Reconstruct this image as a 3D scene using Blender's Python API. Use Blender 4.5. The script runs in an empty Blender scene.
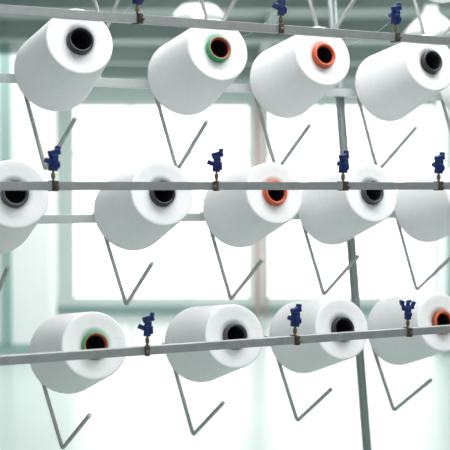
import bpy, bmesh, math, random
from mathutils import Matrix, Vector
random.seed(4)
scene=bpy.context.scene
scene.view_settings.view_transform='Standard'
TH=math.radians(25.02); Z0=2.953; H=2.2; P=0.45
FR=Matrix.Translation((0,Z0,H))@Matrix.Rotation(TH,4,'Z')   # creel frame, origin = middle front rail

# ---------- materials ----------
def mat(name,col,rough=0.5,metal=0.0,emit=0,noise=None,bump=None,spec=0.5):
    m=bpy.data.materials.new(name); m.use_nodes=True
    nt=m.node_tree; b=nt.nodes['Principled BSDF']
    b.inputs['Base Color'].default_value=(*col,1); b.inputs['Roughness'].default_value=rough
    b.inputs['Metallic'].default_value=metal; b.inputs['Specular IOR Level'].default_value=spec
    if emit:
        b.inputs['Emission Color'].default_value=(*col,1); b.inputs['Emission Strength'].default_value=emit
    tc=nt.nodes.new('ShaderNodeTexCoord')
    if noise:
        sc,amt=noise
        n=nt.nodes.new('ShaderNodeTexNoise'); n.inputs['Scale'].default_value=sc; n.inputs['Detail'].default_value=4
        nt.links.new(tc.outputs['Object'],n.inputs['Vector'])
        r=nt.nodes.new('ShaderNodeValToRGB')
        r.color_ramp.elements[0].position=0.3; r.color_ramp.elements[1].position=0.7
        r.color_ramp.elements[0].color=(*[c*(1-amt) for c in col],1)
        r.color_ramp.elements[1].color=(*[min(1,c*(1+amt)) for c in col],1)
        nt.links.new(n.outputs['Fac'],r.inputs['Fac']); nt.links.new(r.outputs['Color'],b.inputs['Base Color'])
    if bump:
        w=nt.nodes.new('ShaderNodeTexWave'); w.wave_type='BANDS'; w.bands_direction='Z'
        w.inputs['Scale'].default_value=bump; w.inputs['Distortion'].default_value=2.5; w.inputs['Detail'].default_value=3
        nt.links.new(tc.outputs['Object'],w.inputs['Vector'])
        bp=nt.nodes.new('ShaderNodeBump'); bp.inputs['Strength'].default_value=0.25; bp.inputs['Distance'].default_value=0.001
        nt.links.new(w.outputs['Fac'],bp.inputs['Height']); nt.links.new(bp.outputs['Normal'],b.inputs['Normal'])
    return m
M_yarn=mat('white_yarn',(0.80,0.80,0.81),0.65,noise=(60,0.02),bump=70,spec=0.2)
M_blk=mat('core_black',(0.012,0.012,0.016),0.4)
M_gry=mat('core_dark_grey',(0.045,0.048,0.065),0.4)
M_org=mat('core_orange',(0.55,0.085,0.025),0.45)
M_red=mat('core_red',(0.35,0.05,0.03),0.45)
M_grn=mat('core_green',(0.02,0.28,0.10),0.4)
M_brn=mat('core_brown',(0.25,0.06,0.025),0.45)
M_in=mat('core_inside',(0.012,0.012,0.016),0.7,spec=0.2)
M_rail=mat('rail_aluminium',(0.30,0.31,0.315),0.38,0.55,noise=(30,0.08))
M_brail=mat('back_rail_paint',(0.52,0.55,0.55),0.4,0.2,noise=(20,0.05))
M_steel=mat('steel_rod',(0.36,0.37,0.36),0.35,0.4,noise=(40,0.08))
M_peg=mat('peg_dark',(0.03,0.03,0.03),0.6)
M_pole=mat('post_grey',(0.22,0.255,0.255),0.4,0.4,noise=(15,0.08))
M_blue=mat('blue_plastic',(0.004,0.016,0.095),0.4,noise=(40,0.1),spec=0.3)
M_brass=mat('brass_post',(0.16,0.11,0.06),0.4,0.6)
M_dark=mat('clamp_dark',(0.045,0.035,0.03),0.5)
M_cer=mat('ceramic_eyelet',(0.5,0.5,0.5),0.2)
M_wall=mat('wall_paint',(0.74,0.80,0.78),0.8,noise=(0.6,0.03))
M_ceil=mat('ceiling_paint',(0.50,0.56,0.54),0.8,noise=(0.5,0.06))
M_beam=mat('beam_paint',(0.30,0.355,0.335),0.6,noise=(1,0.08))
M_floor=mat('epoxy_floor',(0.44,0.51,0.485),0.22,noise=(0.4,0.06))
M_teal=mat('teal_paint',(0.28,0.42,0.385),0.5,noise=(1,0.06))
M_pil=mat('pillar_white',(0.84,0.87,0.86),0.7,noise=(1,0.02))
M_frame=mat('window_frame_paint',(0.70,0.78,0.76),0.5,noise=(3,0.03))
M_lamp=mat('lamp_shade',(0.8,0.82,0.8),0.3,noise=(3,0.02))
M_bulb=mat('lamp_glow',(1,1,0.97),0.5,emit=6)
M_pink=mat('pipe_red',(0.72,0.52,0.49),0.5,noise=(2,0.05))

# ---------- mesh helpers ----------
def obj(name,bm,mats,smooth=False,mw=None,parent=None,bevel=0):
    me=bpy.data.meshes.new(name); bmesh.ops.recalc_face_normals(bm,faces=bm.faces[:]); bm.to_mesh(me); bm.free()
    for m in mats: me.materials.append(m)
    o=bpy.data.objects.new(name,me); scene.collection.objects.link(o)
    if bevel:
        md=o.modifiers.new('bevel','BEVEL'); md.width=bevel; md.segments=2; md.limit_method='ANGLE'
    if parent: o.parent=parent
    if mw is not None: o.matrix_local=mw
    return o
def box(bm,c,d,mi=0,rot=None):
    mt=Matrix.Translation(c)@(rot.to_4x4() if rot else Matrix())@Matrix.Diagonal((*d,1))
    r=bmesh.ops.create_cube(bm,size=1,matrix=mt)
    for f in {f for v in r['verts'] for f in v.link_faces}: f.material_index=mi
def cyl(bm,p0,p1,r0,r1=None,mi=0,seg=16):
    p0=Vector(p0);p1=Vector(p1);d=p1-p0
    mt=Matrix.Translation((p0+p1)/2)@d.to_track_quat('Z','Y').to_matrix().to_4x4()
    r=bmesh.ops.create_cone(bm,cap_ends=True,segments=seg,radius1=r0,radius2=r0 if r1 is None else r1,depth=d.length,matrix=mt)
    for f in {f for v in r['verts'] for f in v.link_faces}: f.material_index=mi; f.smooth=len(f.verts)==4
def tube(bm,pts,r,mi=0,seg=10):
    pts=[Vector(p) for p in pts]; rings=[]; up=None
    for i,p in enumerate(pts):
        t=(pts[min(i+1,len(pts)-1)]-pts[max(i-1,0)]).normalized()
        if up is None: up=t.orthogonal().normalized()
        up=(up-t*up.dot(t)).normalized(); sd=t.cross(up)
        rings.append([bm.verts.new(p+up*r*math.cos(a)+sd*r*math.sin(a)) for a in [2*math.pi*k/seg for k in range(seg)]])
    for a,b in zip(rings,rings[1:]):
        for k in range(seg):
            f=bm.faces.new((a[k],a[(k+1)%seg],b[(k+1)%seg],b[k])); f.material_index=mi; f.smooth=True
    for rr in (rings[0],rings[-1]):
        f=bm.faces.new(rr); f.material_index=mi
def fillet(pts,rad,n=6):
    pts=[Vector(p) for p in pts]; out=[pts[0]]
    for a,b,c in zip(pts,pts[1:],pts[2:]):
        u=(a-b).normalized()*rad; w=(c-b).normalized()*rad
        for k in range(n+1):
            t=k/n; out.append((b+u)*(1-t)**2+b*2*t*(1-t)+(b+w)*t*t)
    out.append(pts[-1]); return out
def lathe(bm,prof,seg=64,closed=False):
    rings=[[bm.verts.new((r*math.cos(2*math.pi*k/seg),r*math.sin(2*math.pi*k/seg),z)) for k in range(seg)] for r,z,_ in prof]
    n=len(prof)
    for i in range(n if closed else n-1):
        a=rings[i]; b=rings[(i+1)%n]
        for k in range(seg):
            f=bm.faces.new((a[k],a[(k+1)%seg],b[(k+1)%seg],b[k])); f.material_index=prof[i][2]; f.smooth=True
def boxobj(name,c,d,m,bevel=0,parent=None,rotz=0):
    bm=bmesh.new(); box(bm,(0,0,0),d)
    return obj(name,bm,[m],mw=Matrix.Translation(c)@Matrix.Rotation(rotz,4,'Z'),bevel=bevel,parent=parent)

# ---------- yarn spools ----------
L=0.295; RB=0.1295; RF=0.103
def spool_mesh(core,rim,two=False):
    bm=bmesh.new()
    pr=[(0.040,0.006,0),(0.09,0.0,0),(0.120,0.0,0),(0.1250,0.001,0),(0.1285,0.005,0),(RB,0.011,0),(RB,0.016,0)]
    N=10
    for q in range(1,N):
        t=q/N
        pr.append((RB+(RF-RB)*t,0.016+(L-0.023)*t,0))
    pr+=[(RF,L-0.007,0),(RF-0.0008,L-0.0035,0),(RF-0.0025,L-0.001,0),(RF-0.005,L,0),(RF-0.009,L,0),(0.08,L-0.002,0),(0.06,L-0.004,0),(0.040,L-0.006,0)]
    lathe(bm,pr,80,True)
    a=1 if two else 2
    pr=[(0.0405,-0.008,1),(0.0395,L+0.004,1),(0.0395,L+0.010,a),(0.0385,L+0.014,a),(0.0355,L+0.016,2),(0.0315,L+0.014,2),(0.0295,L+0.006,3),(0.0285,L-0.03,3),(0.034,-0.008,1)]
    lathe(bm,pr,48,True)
    me=bpy.data.meshes.new('yarn_spool'); bmesh.ops.recalc_face_normals(bm,faces=bm.faces[:]); bm.to_mesh(me); bm.free()
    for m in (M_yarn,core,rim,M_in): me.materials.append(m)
    return me
K={'k':spool_mesh(M_blk,M_blk),'d':spool_mesh(M_gry,M_gry),'o':spool_mesh(M_org,M_org),'g':spool_mesh(M_grn,M_grn),
   'r':spool_mesh(M_grn,M_red,True),'b':spool_mesh(M_brn,M_org)}
rows={0:[(-.56,'k'),(-.133,'d'),(.26,'o'),(.70,'k'),(1.165,'g')],
      1:[(-.80,'d'),(-.318,'k'),(.131,'r'),(.511,'o'),(.9405,'k'),(1.32,'d')],
      2:[(-.516,'d'),(-.058,'k'),(.332,'o'),(.7025,'d'),(1.115,'k')],
      3:[(-.74,'o'),(-.277,'r'),(.189,'d'),(.588,'k'),(.996,'b'),(1.40,'d')]}
TILT=math.radians(13)
def rz(r): return (2-r)*P
for r,l in rows.items():
    for s,k in l:
        o=bpy.data.objects.new('yarn_spool',K[k]); scene.collection.objects.link(o)
        dz=-0.006 if r==3 else 0
        o.matrix_world=FR@Matrix.Translation((s,0.618,rz(r)-0.089+dz))@Matrix.Rotation(math.pi/2-TILT,4,'X')@Matrix.Rotation(random.random()*6,4,'Z')

# ---------- creel frame ----------
frame=bpy.data.objects.new('yarn_creel_frame',None); scene.collection.objects.link(frame); frame.matrix_world=FR
S0,S1=-1.25,2.3
def channel(name,y,z,h,d,m,t=0.0025):
    bm=bmesh.new()
    pts=[(0,0),(d,0),(d,t),(t,t),(t,h-t),(d,h-t),(d,h),(0,h)]
    a=[bm.verts.new((S0,y+p[0],z+p[1]-h/2)) for p in pts]; b=[bm.verts.new((S1,y+p[0],z+p[1]-h/2)) for p in pts]
    n=len(pts)
    for i in range(n): bm.faces.new((a[i],a[(i+1)%n],b[(i+1)%n],b[i]))
    bm.faces.new(a); bm.faces.new(b[::-1])
    return obj(name,bm,[m],parent=frame,bevel=0.0008)
for r in range(0,4):
    channel('front_rail_%d'%r,0.0,rz(r),0.023,0.022,M_rail)
    channel('back_rail_%d'%r,0.64,rz(r)-0.108,0.028,0.025,M_brail)
for i,s in enumerate((S0,S1)):
    bm=bmesh.new()
    for y in (0.03,0.69):
        box(bm,(s,y,(-H+1.6)/2),(0.045,0.04,H+1.6-0.002))
    for z in (-H+0.15,-0.2,1.4): box(bm,(s,0.36,z),(0.03,0.66,0.035))
    obj('end_frame_%d'%i,bm,[M_pole],parent=frame,bevel=0.003)
bm=bmesh.new()
def SP(s,z,y=0.70): return (s,y,z)
cyl(bm,SP(0.70,1.35),SP(1.04,-H+0.01),0.0165,seg=24); cyl(bm,SP(1.04,-H),SP(1.04,-H+0.015),0.06,seg=24)
for r in range(4):
    z=rz(r)-0.105; s=0.70+(1.35-z)/(1.35+H)*0.34
    box(bm,(s,0.682,z),(0.05,0.036,0.034))
obj('support_post',bm,[M_pole],parent=frame)
hb=bmesh.new(); pb=bmesh.new()
hook_off={(1,-.318):(-.014,0.0,.014),(3,-.277):(-.004,-.012,.012),(3,.189):(-.004,-.014,0),(3,.588):(.008,-.004,.008),(3,.996):(.018,-.004,.016)}
for r,l in rows.items():
    z=rz(r)
    for s,k in l:
        tube(pb,[(s,0.66,z-0.1),(s,0.50,z-0.064),(s,0.44,z-0.050)],0.007)
        box(pb,(s,0.634,z-0.093),(0.04,0.010,0.05))
        js,jz,je=hook_off.get((r,s),(random.uniform(-.006,.004),0,0))
        tube(hb,fillet([(s-0.097,0.655,z-0.10),(s-0.008+js,0.64,z-0.398+jz),(s-0.004+je,0.41,z-0.243+jz)],0.014),0.0066)
        box(hb,(s-0.097,0.667,z-0.105),(0.03,0.03,0.03))
obj('spool_pegs',pb,[M_peg],parent=frame)
obj('v_hooks',hb,[M_steel],parent=frame)

# ---------- tensioners ----------
def tens_mesh(kind):
    bm=bmesh.new()
    box(bm,(0,0.008,0),(0.014,0.034,0.028),2)
    cyl(bm,(0,-0.010,-0.002),(0,-0.018,-0.002),0.0055,mi=1,seg=6)
    cyl(bm,(0,0.008,0.01),(0,0.008,0.07),0.0035,mi=1)
    cyl(bm,(0,0.008,0.020),(0,0.008,0.034),0.0060,mi=1)
    Ry=lambda a: Matrix.Rotation(math.radians(a),3,'Y')
    if kind==0:
        box(bm,(0.001,0.008,0.060),(0.020,0.020,0.042),0,Ry(5))
        box(bm,(0.003,0.007,0.087),(0.032,0.016,0.016),0,Ry(-14))
        box(bm,(0.013,0.007,0.097),(0.012,0.014,0.016),0,Ry(10))
        box(bm,(-0.015,0.006,0.064),(0.022,0.013,0.013),0,Ry(22))
        cyl(bm,(0.010,0.008,0.056),(0.016,0.008,0.056),0.012,mi=0,seg=20)
        cyl(bm,(0,-0.006,0.062),(0,0.0,0.062),0.008,mi=0,seg=20)
    else:
        box(bm,(0,0.008,0.056),(0.015,0.018,0.036),0)
        box(bm,(0,0.008,0.074),(0.040,0.013,0.011),0,Ry(-6))
        for x,a in ((-0.019,-35),(0.0,5),(0.018,30)):
            box(bm,(x,0.008,0.083),(0.009,0.012,0.022),0,Ry(a))
        box(bm,(-0.022,0.008,0.094),(0.015,0.012,0.008),0,Ry(25))
        box(bm,(0.004,0.008,0.094),(0.013,0.012,0.008),0,Ry(-15))
        cyl(bm,(0,-0.006,0.055),(0,0.0,0.055),0.008,mi=0,seg=20)
    me=bpy.data.meshes.new('yarn_tensioner'); bm.to_mesh(me); bm.free()
    for m in (M_blue,M_brass,M_dark,M_cer): me.materials.append(m)
    return me
TM=[tens_mesh(0),tens_mesh(1)]
tens={0:[(-.13,0,0),(.3,0,0),(.75,0,0)],
      1:[(-.72,0,0),(-.2543,0,25),(.1783,0,-15),(.5746,0,10),(.985,0,0),(1.38,0,0)],
      2:[(-.4906,0,15),(-.0279,0,-35),(.3935,0,20),(.7381,0,5),(1.15,0,0)],
      3:[(-.70,0,0),(-.234,0,-20),(.2309,0,10),(.6257,1,0),(1.04,0,0),(1.44,0,0)]}
for r,l in tens.items():
    for s,k,a in l:
        o=bpy.data.objects.new('yarn_tensioner',TM[k]); scene.collection.objects.link(o)
        md=o.modifiers.new('bevel','BEVEL'); md.width=0.002; md.segments=3
        o.matrix_world=FR@Matrix.Translation((s,0.0,rz(r)))@Matrix.Rotation(math.radians(a),4,'Z')
yb=bmesh.new()
for r in (1,2,3):
    for s,k in rows[r]:
        c=min(tens[r],key=lambda q:abs(q[0]-s))
        if abs(c[0]-s)<0.1:
            a=Vector((s+0.03,0.312,rz(r)+0.005)); b=Vector((c[0],0.0,rz(r)+0.062))
            pts=[a.lerp(b,t)-Vector((0,0,0.02*math.sin(math.pi*t))) for t in [q/8 for q in range(9)]]
            tube(yb,pts,0.0004,seg=6)
obj('yarn_strands',yb,[M_yarn],parent=frame)

# ---------- hall ----------
BY=18.0; CH=4.2; XL,XR=-9.0,10.0; YF=-7.0
boxobj('floor',((XL+XR)/2,(YF+BY)/2,-0.05),(XR-XL,BY-YF,0.1),M_floor)
boxobj('ceiling',((XL+XR)/2,(YF+BY)/2,CH+0.05),(XR-XL,BY-YF,0.1),M_ceil)
boxobj('wall_left',(XL-0.1,(YF+BY)/2,CH/2),(0.2,BY-YF,CH),M_wall)
boxobj('wall_front_light_block',((XL+XR)/2,YF-0.1,CH/2),(XR-XL,0.2,CH),M_wall)  # unseen wall added behind the camera to cut flat front light
boxobj('wall_right',(XR+0.1,(YF+BY)/2,CH/2),(0.2,BY-YF,CH),M_wall)
bm=bmesh.new()
SILL=0.22; HEAD=3.62
box(bm,((XL+XR)/2,BY+0.1,SILL/2),(XR-XL,0.2,SILL)); box(bm,((XL+XR)/2,BY+0.1,(HEAD+CH)/2),(XR-XL,0.2,CH-HEAD))
piers=[-9,-5.9,-2.75,0.55,3.75,6.9,10]
for x in piers: box(bm,(x,BY+0.1,(SILL+HEAD)/2),(0.2,0.2,HEAD-SILL))
obj('wall_back',bm,[M_wall])
for i,(a,b) in enumerate(zip(piers,piers[1:])):
    bm=bmesh.new(); a+=0.1; b-=0.1; w=b-a; y=BY+0.1
    for x in (a+0.03,a+w/3,a+2*w/3,b-0.03): box(bm,(x,y,(SILL+HEAD)/2),(0.045,0.06,HEAD-SILL))
    for z in (SILL+0.03,2.75,HEAD-0.03): box(bm,((a+b)/2,y,z),(w,0.05,0.05))
    obj('window_%d'%(i+1),bm,[M_frame])
boxobj('baseboard_back',((XL+XR)/2,BY-0.02,0.07),(XR-XL,0.04,0.14),M_teal)
bm=bmesh.new()
for y in (8.6,10.6,12.8,15.2,17.4): box(bm,((XL+XR)/2,y,CH-0.12),(XR-XL,0.22,0.24))
for x in (-5.9,-2.75,0.55,3.75,6.9): box(bm,(x,12,CH-0.06),(0.14,11.9,0.12))
obj('ceiling_beams',bm,[M_beam])
def pillar(x,y,w):
    bm=bmesh.new(); box(bm,(0,0,CH/2),(w,0.5,CH),0)
    box(bm,(0,0,0.07),(w+0.04,0.54,0.14),1)
    box(bm,(-w*0.1,-0.27,CH/2),(0.13,0.05,CH-0.3),1)
    return obj('pillar',bm,[M_pil,M_teal],mw=Matrix.Translation((x,y,0)),bevel=0.01)
pillar(-2.75,13.9,0.95); pillar(3.0,13.9,0.3)
bm=bmesh.new(); cyl(bm,(0,0,0),(0,0,3.9),0.05); cyl(bm,(0.15,0,0),(0.15,0,3.9),0.03)
obj('riser_pipe',bm,[M_pink],mw=Matrix.Translation((0.55,17.6,0)))
def lamp(x,y,z):
    bm=bmesh.new()
    lathe(bm,[(0.05,0.16,0),(0.07,0.10,0),(0.15,0.04,0),(0.24,-0.06,0),(0.25,-0.08,0),(0.235,-0.08,0),(0.14,0.02,0),(0.05,0.08,0)],32,True)
    cyl(bm,(0,0,0.1),(0,0,0.22),0.06); cyl(bm,(0,0,0.2),(0,0,CH-z),0.012)
    r=bmesh.ops.create_uvsphere(bm,u_segments=16,v_segments=10,radius=0.075,matrix=Matrix.Translation((0,0,-0.0)))
    for f in {f for v in r['verts'] for f in v.link_faces}: f.material_index=1
    obj('high_bay_lamp',bm,[M_lamp,M_bulb],mw=Matrix.Translation((x,y,z)))
lamp(-0.25,10.0,3.87); lamp(1.95,10.0,3.72); lamp(-1.9,14,3.7); lamp(4.2,14,3.7)

# ---------- light ----------
w=bpy.data.worlds.new('World'); scene.world=w; w.use_nodes=True
bg=w.node_tree.nodes['Background']; bg.inputs['Color'].default_value=(0.98,1.0,0.992,1); bg.inputs['Strength'].default_value=2.5
def area(name,loc,rot,sx,sy,p,col=(1,1,1)):
    l=bpy.data.lights.new(name,'AREA'); l.shape='RECTANGLE'; l.size=sx; l.size_y=sy; l.energy=p; l.color=col
    o=bpy.data.objects.new(name,l); scene.collection.objects.link(o); o.location=loc; o.rotation_euler=rot
area('fill_area_light',(0.6,3.6,CH-0.02),(0,0,0),3.0,2.5,200)  # added overhead fill for the spools, no fixture modelled
area('fill_area_light',(1.5,-2.0,CH-0.02),(0,0,0),6,4,280)  # added fill from the camera side for the spool faces
area('fill_area_light',(0,11.5,CH-0.3),(0,0,0),9,7,500)  # added fill to brighten the hall behind the creel
# ---------- camera ----------
cd=bpy.data.cameras.new('cam'); cd.sensor_width=36; cd.lens=84; cam=bpy.data.objects.new('cam',cd); scene.collection.objects.link(cam)
cam.location=(0,0,H); cam.rotation_euler=(math.radians(90-2.13),0,0)
cd.dof.use_dof=True; cd.dof.focus_distance=3.15; cd.dof.aperture_fstop=3.0
scene.camera=cam
